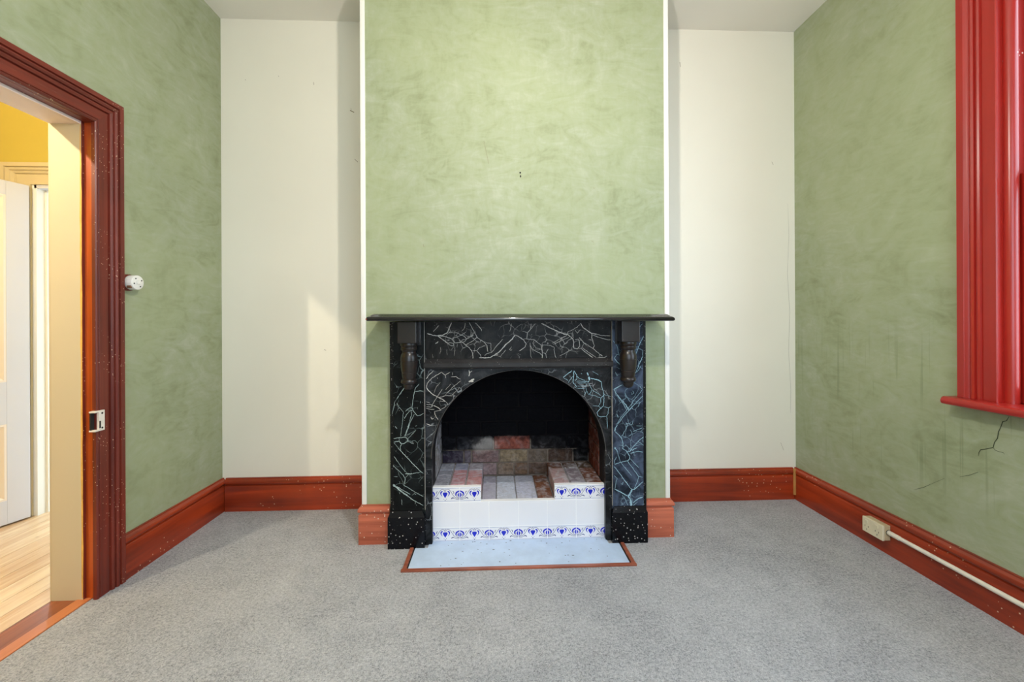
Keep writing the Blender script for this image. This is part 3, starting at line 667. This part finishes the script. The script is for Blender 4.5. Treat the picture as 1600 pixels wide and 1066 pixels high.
# painted veins, flat brushwork on the boards
VEINS = {"frieze":[[3,-353,1089,-335,1084,-322,1078,-301,1077,-286,1066,-264,1050,-249,1038],[3,-301,1077,-276,1079,-255,1089,-247,1098,-239,1121,-228,1144],[1.5,-322,1097,-307,1115,-293,1130],[1.6,-249,1039,-234,1041,-218,1036,-220,1024,-237,1028,-249,1038],[2,-301,1077,-261,1072,-240,1065,-227,1059,-212,1040,-175,1043,-157,1028,-138,1014,-127,1000,-121,984,-120,958],[1.5,-246,1092,-224,1093,-196,1090,-181,1079,-163,1073,-152,1059,-163,1045,-175,1043],[1.4,-227,1062,-200,1070,-181,1079,-156,1094],[1.4,-152,1059,-135,1069,-116,1077],[1.6,-157,1028,-141,1037,-116,1051,-98,1069],[1.8,-138,1144,-119,1108,-98,1069,-82,1054,-61,1043,-47,1024,-43,993],[1.2,-81,1054,-78,1038],[1.2,-61,1043,-47,1038,-28,1037,-26,990],[2,-107,1142,-88,1123,-75,1108,-75,1100],[1.2,-158,1142,-162,1117,-176,1101],[1.5,-121,998,-100,1000,-80,975,-78,965],[1.2,-97,1001,-86,1015,-55,1024],[3,-88,962,-61,962,-33,962,-15,973,10,977],[4.5,-67,961,-52,960],[3.6,-12,974,13,989,32,1008,54,1033,79,1054,101,1079],[1.5,-60,971,-46,984,-24,988,4,1024,35,1057],[1.2,22,968,51,1002],[1.2,10,971,26,964],[2.2,101,1079,122,1066,144,1051,156,1032,150,1016,119,995],[1.6,79,1138,76,1116,71,1096],[1.6,80,1018,69,1004,77,998,82,1004],[3.4,-312,1037,-304,1040,-297,1047],[0.9,-286,1019,-284,998,-289,984],[0.9,-253,1007,-252,976],[0.9,-212,1019,-215,973],[0.9,-200,1034,-201,1016],[0.9,-327,983,-324,961],[1.8,182,1138,180,1110,163,1089,158,1057,197,1053,219,1035,233,1025,240,988,239,957],[1.2,135,1099,163,1089],[1.2,144,1057,158,1060],[1.2,205,1137,180,1110],[1.2,198,1052,190,1036,206,1010,234,1003],[1.6,179,1022,184,1007,200,997,228,982,240,969],[1.2,176,1038,179,969,185,957],[1.2,231,1025,262,1025,284,1022,303,1012,300,1000,304,981,311,956],[1.3,242,986,257,981,262,956],[1.2,257,983,270,1005],[3.4,235,1137,266,1122,291,1109,319,1096,353,1082,372,1079],[2,372,1079,391,1065,402,1051,405,1008,422,1004,435,1017,433,1039,427,1055,410,1052],[1.5,372,1080,374,1094,398,1104,423,1118,435,1132],[3,440,1138,454,1114,476,1099,498,1084,524,1081],[1.5,524,1080,549,1073,596,1071],[1.5,501,1078,536,1064,568,1054,599,1049],[1.8,498,1083,498,1061,504,1045,512,1020,504,1006],[1.3,482,1052,500,1050],[1.2,357,1071,291,1034],[1.2,379,1065,322,1040,297,1028],[1.3,432,1064,457,1036,501,1008,536,979,555,967],[2,441,1008,457,992,479,977,504,956],[1.4,448,1011,485,983,523,957],[1.2,457,1033,444,1008,425,1008],[1.1,397,1002,362,984,328,968],[2.2,526,957,542,959,567,959,577,965],[1.2,536,960,540,974,555,963],[1.2,412,1102,424,1086,439,1105]],"pil_l":[[1.5,-465,818,-484,788,-515,745,-521,715,-530,678],[1.3,-471,812,-503,763,-518,739],[1.6,-393,832,-412,811,-418,787,-424,753,-430,713,-421,692,-403,670,-386,673,-371,682],[1.6,-415,793,-390,797,-371,795],[2,-464,693,-451,705,-433,712],[1.6,-427,698,-445,692,-458,677,-468,656],[1,-506,736,-491,711,-473,690,-478,638,-488,565],[1.6,-418,677,-440,634,-452,601,-464,564],[1.3,-430,689,-443,637,-458,592,-470,564],[3,-443,625,-442,622],[2,-523,556,-498,559,-464,561,-451,552,-451,543,-473,529,-484,528,-495,542,-522,538],[1.3,-496,559,-495,542],[1.2,-449,555,-410,597],[1.2,-451,541,-422,527],[1.5,-483,528,-490,510,-486,494],[1.2,-522,535,-498,507],[2.6,-507,823,-505,815],[2.4,-386,744,-387,734],[2.4,-412,617,-405,620],[2.4,-515,617,-506,606],[1.4,-403,713,-401,704],[2,-502,508,-465,468,-425,424,-392,390,-374,376],[1.3,-521,465,-492,422,-465,385],[4,-525,417,-521,411],[1.8,-522,414,-498,392,-474,367,-465,351,-468,324],[2.6,-465,375,-441,374,-429,375],[1.6,-429,375,-395,381,-386,384],[1.3,-465,354,-450,369],[9,-526,322,-517,313],[5,-517,313,-496,294,-475,278,-453,263],[2,-453,263,-426,241,-375,212],[2,-511,313,-475,291,-440,270],[1.5,-477,321,-435,293,-393,267,-375,258],[1.3,-432,265,-420,274,-411,269],[1.5,-523,362,-504,361],[1.6,-494,337,-493,326],[1.8,-494,282,-493,273],[1.6,-484,245,-482,217],[1.3,-416,240,-416,219],[2,-407,424,-406,423],[2.6,-382,316,-380,314],[2,-397,349,-395,348],[1.6,-411,216,-408,213]],"pil_r":[[1.6,606,1048,628,1017,634,983,643,964],[2.4,612,955,627,936,643,922,654,889,660,864],[1.3,612,955,628,976,637,973],[1.8,767,1069,748,1032,732,991,724,966],[2,763,966,747,929,719,866],[1.6,762,997,763,966],[1.3,754,916,731,879],[1.6,618,883,627,864,632,873],[1.3,744,1113,764,1135],[3,611,794,621,800,639,809,655,817],[2,611,794,617,778,642,747,671,715,689,684],[1.6,624,769,655,722,677,687],[1.8,763,758,724,721,689,684,658,650,629,613],[1.4,760,789,721,743,683,693,651,653,623,610],[1.4,745,811,753,799,761,791],[1.3,668,774,683,746,696,727],[5,616,594,613,576],[2.4,616,575,635,556,648,541,654,522,657,497,655,489],[2.4,629,610,616,594],[1.4,648,547,670,581,680,606,673,621],[1.2,673,618,705,609,711,630],[1.2,651,553,676,543],[2.2,765,545,736,521,704,488],[1.6,736,521,765,501],[1.4,709,573,759,591],[1.2,727,602,756,602],[1.6,701,776,704,766,714,772,709,785],[2,626,663,631,647],[1.2,686,549,705,562,695,584],[3,613,494,619,489],[3,610,490,622,480,628,467],[1.6,625,474,635,442,644,414],[2.2,651,489,676,470,692,444,691,432,679,421,663,418,644,414,612,404],[1.6,609,408,613,427,622,443],[2.2,695,460,717,466,736,470,760,464],[2.6,682,470,692,469,704,488],[2.6,704,475,714,482,730,488],[1.6,695,432,717,407,739,384],[1.5,644,414,672,379,701,343],[1.8,680,420,710,379,738,339,759,334],[1.8,738,337,732,313,719,285,713,272],[2.2,609,393,641,352,669,314,694,279],[1.4,609,346,625,330,618,309,613,277],[6,612,274,615,274],[3.4,615,274,640,261,662,248,678,239],[7,703,272,694,254,681,235],[5,681,235,694,223],[9,694,220,698,198,697,185],[2.5,694,279,703,272,716,272],[2.6,713,269,738,291,761,312],[3.4,709,201,725,216,741,226,759,231],[1.4,650,245,668,220,681,189],[1.8,645,305,653,298,656,311],[1.6,732,206,709,188]],"arch":[[2,-361,854,-345,876,-321,897],[2,-281,889,-305,875,-333,857,-355,832,-358,811],[3,-359,811,-349,795,-324,773,-300,761],[2.6,-300,759,-275,748,-263,737],[1.8,-300,759,-278,762,-263,768,-229,766],[1.3,-281,889,-262,872,-259,858],[1.3,-262,875,-238,888],[1.3,-260,736,-249,720],[1.3,-292,739,-260,739],[1.6,-360,724,-329,721],[1.6,-360,712,-331,710],[1.6,-361,704,-334,698,-319,698],[1.4,-361,738,-341,730],[3,-329,722,-332,709],[1.5,-329,722,-306,759,-278,802],[2.6,-325,718,-300,707,-285,693],[1.6,-285,693,-319,687,-316,671,-300,643],[1.3,-285,697,-257,714],[1,-263,771,-216,819,-182,843],[1,-229,768,-189,809],[0.9,-263,797,-232,828],[0.9,-320,783,-309,813,-287,838],[3.4,-141,897,-138,883,-141,867],[1.6,-138,883,-125,894],[1.5,-233,864,-207,866,-195,856,-184,852],[1.4,-225,887,-225,874],[2.4,-337,659,-331,648,-323,651],[2,-362,624,-346,619,-331,613],[2.2,-302,861,-302,855],[2,-262,717,-260,714],[7,-142,838,-114,852],[7,-133,839,-118,841],[2.6,395,892,373,875,348,856],[2,405,890,403,859,400,828,418,809,412,801],[2,405,890,420,868,420,846,411,839],[1.4,420,862,433,849,464,838],[1.4,401,862,385,844,376,828],[1.3,349,855,373,839],[6,474,880,480,864],[7,483,858,486,839],[3.4,493,850,515,844,534,840,550,829],[5,483,836,477,827],[1.4,420,835,477,833],[1.5,423,827,471,825],[1.4,423,810,466,810],[1.3,417,799,461,796],[1.4,474,824,466,805,470,786,458,761],[1.5,483,821,499,792,491,773,480,764],[1.3,470,786,480,767],[1.4,499,789,521,776,546,760],[1.4,483,766,511,759,546,746],[2,550,829,551,804,559,782,562,763,546,745,546,723],[2,562,763,562,732,559,704,540,688,525,670,530,654,546,647,574,650],[3,559,773,565,762],[1.4,565,763,584,758,600,752],[1.3,502,706,533,704,549,691],[1.3,544,723,533,704],[1.4,562,700,584,694,601,703],[2,576,650,579,619,579,587],[1.4,574,650,584,666,584,694],[2.2,442,876,447,873],[2,547,861,547,860],[1.1,502,886,534,867]]}
def vein_part(key, y, parent, mat_of):
    groups = {}
    for w, *q in VEINS[key]:
        pts = [(q[i] / 1000, q[i + 1] / 1000) for i in range(0, len(q), 2)]
        # brush wobble
        fine = []
        for a, b_ in zip(pts[:-1], pts[1:]):
            L_ = math.dist(a, b_); k_ = max(1, int(L_ / .006))
            for j in range(k_):
                t_ = j / k_; wob = .0012 if j else 0
                fine.append((a[0] + (b_[0] - a[0]) * t_ + random.uniform(-wob, wob), a[1] + (b_[1] - a[1]) * t_ + random.uniform(-wob, wob)))
        fine.append(pts[-1])
        groups.setdefault(mat_of(pts[0]), []).append(ribbon(fine, w * .00125, lambda p: (p[0], y, p[1])))
    for mt, rs in groups.items():
        o = obj('painted_veins', merge(*rs), mt, parent, fin=False); o['kind'] = 'stuff'
vein_part('frieze', 2.1174, fz, lambda p: VEIN_W)
vein_part('pil_l', 2.1044, pil[0], lambda p: VEIN_G)
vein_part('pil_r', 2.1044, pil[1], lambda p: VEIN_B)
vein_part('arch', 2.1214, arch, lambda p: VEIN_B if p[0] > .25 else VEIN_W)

# ------------------------------------------------------------------ tiled riser
GROUT = plain('white_grout', (250, 250, 253), .8, .05)
TILEW = plain('white_glazed_tile', (236, 236, 242), .16, .02, 3, coat=0.3)
BLUE1 = plain('tile_blue', (30, 40, 196), .25, .08); BLUE2 = plain('tile_navy', (44, 46, 120), .25, .08); BLUE3 = plain('tile_pale_line', (168, 174, 208), .3, .08)
rs = thing('tiled_riser', 'white and blue tiled hearth step inside the fireplace arch', 'tiled step', (.113, 2.16, 0))
obj('grout_bed', MB().box(-.346, .572, 2.1500, 2.176, 0, .2065).box(-.346, -.0825, 2.1500, 2.176, .2065, .2845).box(.3055, .572, 2.1500, 2.176, .2065, .2845), GROUT, rs)
JX = [-.345, -.194, -.041, .1125, .2655, .4185, .571]
G = .0022
# printed motif in tile units: x from the centre, z from the bottom, traced on a 1175 x 585 tile
def mot():
    R = lambda L: [((x - 838) / 1175, (715 - y) / 585) for x, y in L]
    polys = {'a': [R([(838, 322), (880, 320), (925, 340), (936, 385), (915, 435), (880, 490), (838, 562), (796, 490), (761, 435), (740, 385), (751, 340), (796, 320)])], 'b': [], 'c': []}
    pet = [(925, 300), (935, 278), (975, 268), (1010, 285), (1036, 330), (1030, 390), (1000, 445), (965, 482), (942, 492), (975, 440), (992, 385), (980, 335), (955, 308)]
    edgep = [(1252, 460), (1248, 400), (1262, 345), (1300, 302), (1350, 275), (1424, 245), (1424, 305), (1360, 335), (1315, 375), (1285, 430), (1275, 480)]
    halfh = [(1424, 330), (1385, 365), (1362, 420), (1366, 470), (1390, 515), (1424, 548)]
    leafp = [(1088, 605), (1092, 568), (1125, 540), (1175, 538), (1210, 562), (1190, 575), (1150, 570), (1118, 585), (1108, 610)]
    mir = lambda L: [(1676 - x, y) for x, y in L]
    for L in (pet, edgep, halfh): polys['a' if L is not pet else 'a'] += [R(L), R(mir(L))]
    polys['b'] += [R(leafp), R(mir(leafp))]
    lines = []
    sc = [(866, 290), (862, 260), (880, 225), (920, 203), (965, 200), (1020, 230), (1075, 295), (1135, 395), (1190, 480), (1250, 540), (1330, 572), (1424, 580)]
    cu = [(1148, 285), (1180, 300), (1194, 330), (1192, 385)]
    lf = [(1190, 565), (1250, 600), (1330, 622), (1424, 628)]
    st_ = [(1330, 395), (1318, 440), (1335, 490)]; st2 = [(1290, 440), (1300, 500), (1350, 545), (1424, 565)]
    for L, w in ((sc, 17), (cu, 22), (lf, 15), (st_, 22), (st2, 12)): lines += [(L, w), (mir(L), w)]
    for (cx, cy, r) in ((838, 203, 20), (838, 657, 20), (790, 602, 14), (886, 602, 14)):
        polys['b'].append(R([(cx + r * math.cos(a * math.pi / 4), cy + r * math.sin(a * math.pi / 4)) for a in range(8)]))
    for L, w in lines:
        for (a, b_) in zip(L[:-1], L[1:]):
            d = Vector((b_[0] - a[0], b_[1] - a[1])); d.normalize(); e = d * 3; nn = Vector((-d.y, d.x)) * w / 2
            polys['b'].append(R([(a[0] - e.x + nn.x, a[1] - e.y + nn.y), (b_[0] + e.x + nn.x, b_[1] + e.y + nn.y), (b_[0] + e.x - nn.x, b_[1] + e.y - nn.y), (a[0] - e.x - nn.x, a[1] - e.y - nn.y)]))
    polys['c'] += [R([(252, 150), (1424, 150), (1424, 166), (252, 166)]), R([(252, 682), (1424, 682), (1424, 698), (252, 698)])]
    return polys
MOT = mot()
def clip(poly, c, keep_less):
    out = []
    for i in range(len(poly)):
        a, b_ = poly[i], poly[(i + 1) % len(poly)]
        ia = (a[0] <= c) == keep_less or a[0] == c; ib = (b_[0] <= c) == keep_less or b_[0] == c
        if ia: out.append(a)
        if ia != ib:
            t = (c - a[0]) / (b_[0] - a[0]); out.append((c, a[1] + (b_[1] - a[1]) * t))
    return out
def deco_tile(x0, x1, z0, z1, cx, wid):
    """decorated border tile; cx/wid = centre and full width of the uncut tile"""
    t = obj('border_tile', MB().box(x0, x1, 2.1495, 2.1560, z0, z1), TILEW, rs, bevel=.0008)
    for key, mt, dy, nm in (('c', BLUE3, .0003, 'printed_line'), ('b', BLUE2, .0004, 'printed_scroll'), ('a', BLUE1, .0005, 'printed_flower')):
        mb = MB()
        for p in MOT[key]:
            q = clip(clip(p, (x1 - .0006 - cx) / wid, True), (x0 + .0006 - cx) / wid, False)
            if len(q) >= 3: mb.add([(cx + x_ * wid, 2.1495 - dy, z0 + z_ * (z1 - z0)) for x_, z_ in q], [tuple(range(len(q)))])
        if mb.f: obj(nm, mb, mt, t, fin=False)['kind'] = 'stuff'
for i in range(6):
    x0, x1 = JX[i] + G / 2, JX[i + 1] - G / 2
    deco_tile(x0, x1, .003, .0725, (x0 + x1) / 2, x1 - x0)
    obj('plain_tile', MB().box(x0, x1, 2.1495, 2.1560, .0755, .2045), TILEW, rs, bevel=.0008)
W0 = JX[1] - JX[0] - G
deco_tile(JX[0] + G / 2, JX[1] - G / 2, .2085, .2820, (JX[0] + JX[1]) / 2, W0)
deco_tile(JX[1] + G / 2, -.0835, .2085, .2820, (JX[1] + JX[2]) / 2, W0)
deco_tile(.3065, JX[5] - G / 2, .2085, .2820, (JX[4] + JX[5]) / 2, W0)
deco_tile(JX[5] + G / 2, JX[6] - G / 2, .2085, .2820, (JX[5] + JX[6]) / 2, W0)

# ------------------------------------------------------------------ brick firebox
fbx = thing('brick_firebox', 'soot-blackened brick firebox with a sunken ash pit', 'firebox', (.113, 2.35, 0))
BR = brick_mat('sooty_brick', 0.10, 0.25, 0.5); BRH = brick_mat('ash_dusted_brick', 0.60, 0.16, 0.3); BRK = brick_mat('soot_black_brick', 0.0, 0.5)
MORT = mortar_mat('sooty_mortar', (120, 110, 102)); MORTL = mortar_mat('ashy_mortar', (176, 172, 172))
def brick(x0, x1, y0, y1, z0, z1, col, mat, bev=.003):
    o = obj('brick', MB().box(x0, x1, y0, y1, z0, z1), mat, fbx, bevel=bev, seg=1)
    o.color = lin(col); return o
J = .0045
RX0, RX1, RY0, RYB = -.333, .566, 2.177, 2.505
obj('mortar_bed', MB().box(RX0, RX1, RY0, RYB, 0, .196).box(RX0, -.088, RY0 + .004, RYB, .196, .277).box(.311, RX1, RY0 + .004, RYB, .196, .277), MORTL, fbx)
# hearth pit floor
xs = [-.083, -.003, .106, .219, .3055]
pitc = [(196, 192, 208), (224, 230, 246), (218, 221, 242), (142, 96, 74)]
for i in range(4):
    brick(xs[i] + J * .6, xs[i + 1] - J * .6, RY0, 2.398, .14, .205 - .001 * (i % 2), pitc[i], BRH)
    c2 = tuple(int(v * .82) for v in pitc[i])
    brick(xs[i] + J * .6, xs[i + 1] - J * .6, 2.405, RYB, .14, .204, c2, BRH)
# raised shelves either side
for x0, x1, cols, back in ((RX0, -.0835, [(150, 150, 160), (196, 142, 146), (206, 150, 150)], [(152, 154, 164), (150, 152, 172), (168, 160, 168)]),
                           (.3065, RX1, [(190, 160, 160), (140, 128, 140), (120, 76, 58)], [(110, 74, 58), (96, 74, 62), (90, 72, 60)])):
    w = (x1 - x0) / 3
    for i in range(3):
        brick(x0 + i * w + J * (i > 0), x0 + (i + 1) * w - J * (i < 2), RY0, 2.392, .209, .2855 + random.uniform(-.0015, .0015), cols[i], BRH)
        brick(x0 + i * w + J * (i > 0), x0 + (i + 1) * w - J * (i < 2), 2.400, RYB, .209, .2845 + random.uniform(-.0015, .0015), back[i], BRH)
# fireback courses
zc = [.207, .284, .363, .449, .536, .623, .711, .798, .885, .932]
jx = [[-.09, .003, .106, .192, .315], [-.20, -.153, .016, .192, .314, .47], [-.247, -.019, .208, .43], [-.30, -.095, .126, .306, .50], [-.245, -.003, .188, .408], [-.30, -.09, .137, .353], [-.22, -.008, .212, .43], [-.31, -.10, .13, .35], [-.22, 0, .22, .43]]
K = (20, 20, 23)
cols = [[(120, 100, 104), (150, 128, 130), (132, 114, 100), (116, 94, 78), (96, 78, 68), (80, 64, 58)],
        [(60, 52, 66), (96, 86, 96), (128, 104, 104), (142, 126, 104), (112, 100, 90), (78, 62, 54), (30, 28, 28)],
        [(30, 30, 34), (48, 48, 52), (146, 84, 72), (36, 34, 36), (24, 22, 24)]] + [[(22, 22, 25), (26, 26, 29), (29, 29, 31), (25, 25, 28), (20, 20, 24), (22, 22, 25)]] * 6
for k, js in enumerate(jx):
    e = [RX0] + js + [RX1]
    for i in range(len(e) - 1):
        if k == 0 and (e[i + 1] < -.085 or e[i] > .31): continue
        brick(e[i] + J, e[i + 1] - J, RYB + random.uniform(0, .004), RYB + .048, zc[k] + J * .8, zc[k + 1] - J * .8, cols[k][min(i, len(cols[k]) - 1)], BR if k < 3 else BRK)
obj('mortar_back', MB().box(RX0 - .05, RX1 + .05, RYB + .008, RYB + .062, .2, .934), MORT, fbx)
# cheeks
for k in range(1, 9):
    z0, z1 = zc[k] + J * .8, zc[k + 1] - J * .8
    sp = 2.36 if k % 2 else 2.43
    for y0, y1 in ((2.252, sp - J), (sp + J, RYB - .002)):
        t_ = k / 8
        cl = tuple(int(a * (1 - t_) + b_ * t_) for a, b_ in zip((164, 160, 156), (60, 60, 62)))
        brick(RX0 - .045, RX0 + random.uniform(0, .002), y0, y1, z0, z1, cl, BRH if k < 6 else BR)
        cr = tuple(int(a * (1 - t_) + b_ * t_) for a, b_ in zip((132, 66, 50), (44, 26, 24)))
        brick(RX1 - random.uniform(0, .003), RX1 + .045, y0, y1, z0, z1, cr, BR)
obj('mortar_cheek', MB().box(RX0 - .051, RX0 - .004, 2.252, RYB, .2, .934), MORTL, fbx)
obj('mortar_cheek', MB().box(RX1 + .004, RX1 + .054, 2.252, RYB, .2, .934), MORT, fbx)
obj('flue_roof', MB().box(RX0 - .05, RX1 + .05, 2.252, RYB + .06, .928, .9345), MORT, fbx)

# ------------------------------------------------------------------ hearth slab and its wooden border
hs = thing('hearth_slab', 'pale blue painted hearth slab with thin wooden border on the carpet', 'hearth', (.108, 2.0, 0))
SLAB = plain('pale_blue_slab_paint', (192, 212, 238), .55, .10, 9)
obj('slab', MB().box(-.413, .628, 1.914, 2.0885, 0, .0035).box(-.350, .575, 2.0885, 2.1490, 0, .0035), SLAB, hs)
obj('shadow_gap', MB().box(-.420, .636, 1.910, 2.0885, 0, .0008), HOLE, hs)
FR = stained_wood('hearth_border_wood', (122, 62, 44), (172, 98, 74), (6, 30, 30), chips=.6)
obj('border_rail', MB().box(-.442, .655, 1.893, 1.911, 0, .009), FR, hs, bevel=.002)
obj('border_rail', MB().box(-.438, -.420, 1.911, 2.0885, 0, .009), FR, hs, bevel=.002)
obj('border_rail', MB().box(.635, .653, 1.911, 2.0885, 0, .009), FR, hs, bevel=.002)
SOOT = plain('soot_speck', (70, 70, 84), .9)
for i in range(44):
    xx, yy = random.uniform(-.3, .55), random.choice([random.uniform(2.10, 2.14), random.uniform(1.93, 2.1)])
    if yy > 2.085 and not (-.33 < xx < .56): continue
    r = random.uniform(.0010, .0030)
    o = obj('soot_speck', MB().lathe([(r, 0.0), (r * .8, .0006)], 0, 0, n=7), SOOT, None, fin=False); o.parent = hs
    o.location = (xx - .108, yy - 2.0, .0036); o.scale = (random.uniform(1, 2.4), 1, 1)

# ------------------------------------------------------------------ fittings
sw = thing('light_switch', 'white porcelain knob switch on brown wooden block beside door casing', 'switch', (XL, 1.926, 1.333))
obj('wooden_block', MB().lathe([(.037, XL), (.038, XL + .004), (.038, XL + .013), (.035, XL + .018), (.032, XL + .020)], 1.926, 1.333, axis='x', n=28), CASE_V, sw, smooth=0.6)
PORC = plain('white_porcelain', (236, 234, 228), .15, .03, 10, coat=.4)
body = obj('porcelain_body', MB().lathe([(.0325, XL + .018), (.0335, XL + .022), (.0335, XL + .046), (.032, XL + .050), (.029, XL + .052)], 1.926, 1.333, axis='x', n=28), PORC, sw, smooth=0.6)
obj('toggle', MB().box(XL + .052, XL + .058, 1.916, 1.934, 1.325, 1.342), PORC, body, bevel=.003)
for a in (.5, 2.2, 3.4, 5.3):
    obj('screw_hole', MB().lathe([(.0032, XL + .0515), (.0032, XL + .0528)], 1.926 + .021 * math.cos(a), 1.333 + .021 * math.sin(a), axis='x', n=10), HOLE, body)
obj('chip', MB().lathe([(.006, XL + .030), (.006, XL + .046)], 1.926 - .028, 1.333 - .021, axis='x', n=8), plain('porcelain_chip', (120, 84, 58), .8), body)

kp = thing('lock_keeper', 'white painted metal lock keeper on the door casing edge', 'lock keeper', (XL + .015, 1.77, .742))
KW = plain('chipped_white_enamel', (230, 222, 210), .4, .08, 30)
kx0, kx1 = XL + .0125, XL + .0255
obj('strap', MB().box(kx0 + .002, kx1, 1.769, 1.794, .700, .785), KW, kp, bevel=.002)
for z0, z1 in ((.700, .707), (.778, .785)): obj('lip', MB().box(XL, kx1, 1.7515, 1.769, z0, z1), KW, kp, bevel=.0015)
obj('cavity', MB().box(XL + .002, XL + .008, 1.7525, 1.7665, .707, .778), HOLE, kp)
for z in (.773, .712): obj('screw', MB().lathe([(.004, kx1 - .001), (.004, kx1 + .0008)], 1.782, z, axis='x', n=10), HOLE, kp)
obj('paint_chip', MB().box(kx1 - .0004, kx1 + .0003, 1.7695, 1.776, .712, .742), HOLE, kp)

so = thing('power_socket', 'yellowed double power socket box on the baseboard', 'power socket', (XR - .021, 1.970, .111))
IV = plain('yellowed_plastic', (226, 216, 188), .35, .05, 20); IVD = plain('grubby_plastic', (196, 178, 142), .5, .12, 40)
sx1 = XR - .021
obj('mounting_box', MB().box(sx1 - .030, sx1, 1.9165, 2.0245, .075, .1465), IVD, so, bevel=.002)
pf = obj('face_plate', MB().box(sx1 - .041, sx1 - .0305, 1.9155, 2.0255, .074, .1475), IV, so, bevel=.0025)
for yc in (1.945, 2.001):
    obj('rocker', MB().box(sx1 - .045, sx1 - .040, yc - .007, yc + .007, .123, .137), IV, pf, bevel=.0015)
    for dy, dz in ((-.009, .105), (.009, .105), (0, .090)):
        obj('pin_slot', MB().box(sx1 - .0415, sx1 - .0405, yc + dy - .0012, yc + dy + .0012, dz - .004, dz + .004), HOLE, pf)
cd = thing('conduit', 'white painted conduit pipe running along the baseboard from the socket', 'conduit', (XR - .03, .9, .11))
CONW = plain('conduit_white_paint', (226, 220, 206), .45, .08, 18)
zc_ = lambda y: .115 - (1.9 - y) * .004
cp = obj('pipe', MB().tube([(sx1 - .0105, 1.925, zc_(1.925)), (sx1 - .0105, 1.4, zc_(1.4)), (sx1 - .0105, .6, zc_(.6)), (sx1 - .0105, YR + .02, zc_(YR))], .0095, 14), CONW, cd, smooth=0.7)
obj('coupling', MB().tube([(sx1 - .0108, 1.925, zc_(1.925)), (sx1 - .0108, 1.862, zc_(1.862))], .0112, 14), CONW, cd, smooth=0.7)
obj('collar', MB().tube([(sx1 - .0108, 1.9185, zc_(1.92)), (sx1 - .0108, 1.914, zc_(1.914))], .0122, 14), HOLE, cd)

def pendant(name, label, loc):
    x, y, z = loc
    p = thing(name, label, 'lamp', (x, y, H))
    obj('ceiling_rose', MB().lathe([(.05, H), (.05, H - .008), (.03, H - .022), (.012, H - .03)], x, y, n=24), PORC, p, smooth=.6)
    obj('cord', MB().tube([(x, y, H - .02), (x, y, z + .115)], .003, 8), plain('white_flex', (225, 222, 214), .5), p)
    hd = obj('lamp_holder', MB().lathe([(.008, z + .125), (.016, z + .115), (.019, z + .075), (.019, z + .060)], x, y, n=20), PORC, p, smooth=.6)
    obj('bulb', MB().lathe([(.013, z + .062), (.016, z + .045), (.032, z + .026), (.0485, z + .008), (.052, z - .012), (.046, z - .034), (.028, z - .049), (.004, z - .054)], x, y, n=24), GLASS, hd, smooth=1.0)
pendant('pendant_lamp', 'bare bulb pendant hanging from the room ceiling', CEIL_LAMP)
pendant('hall_pendant_lamp', 'bare warm bulb pendant hanging in the hall', HALL_LAMP)
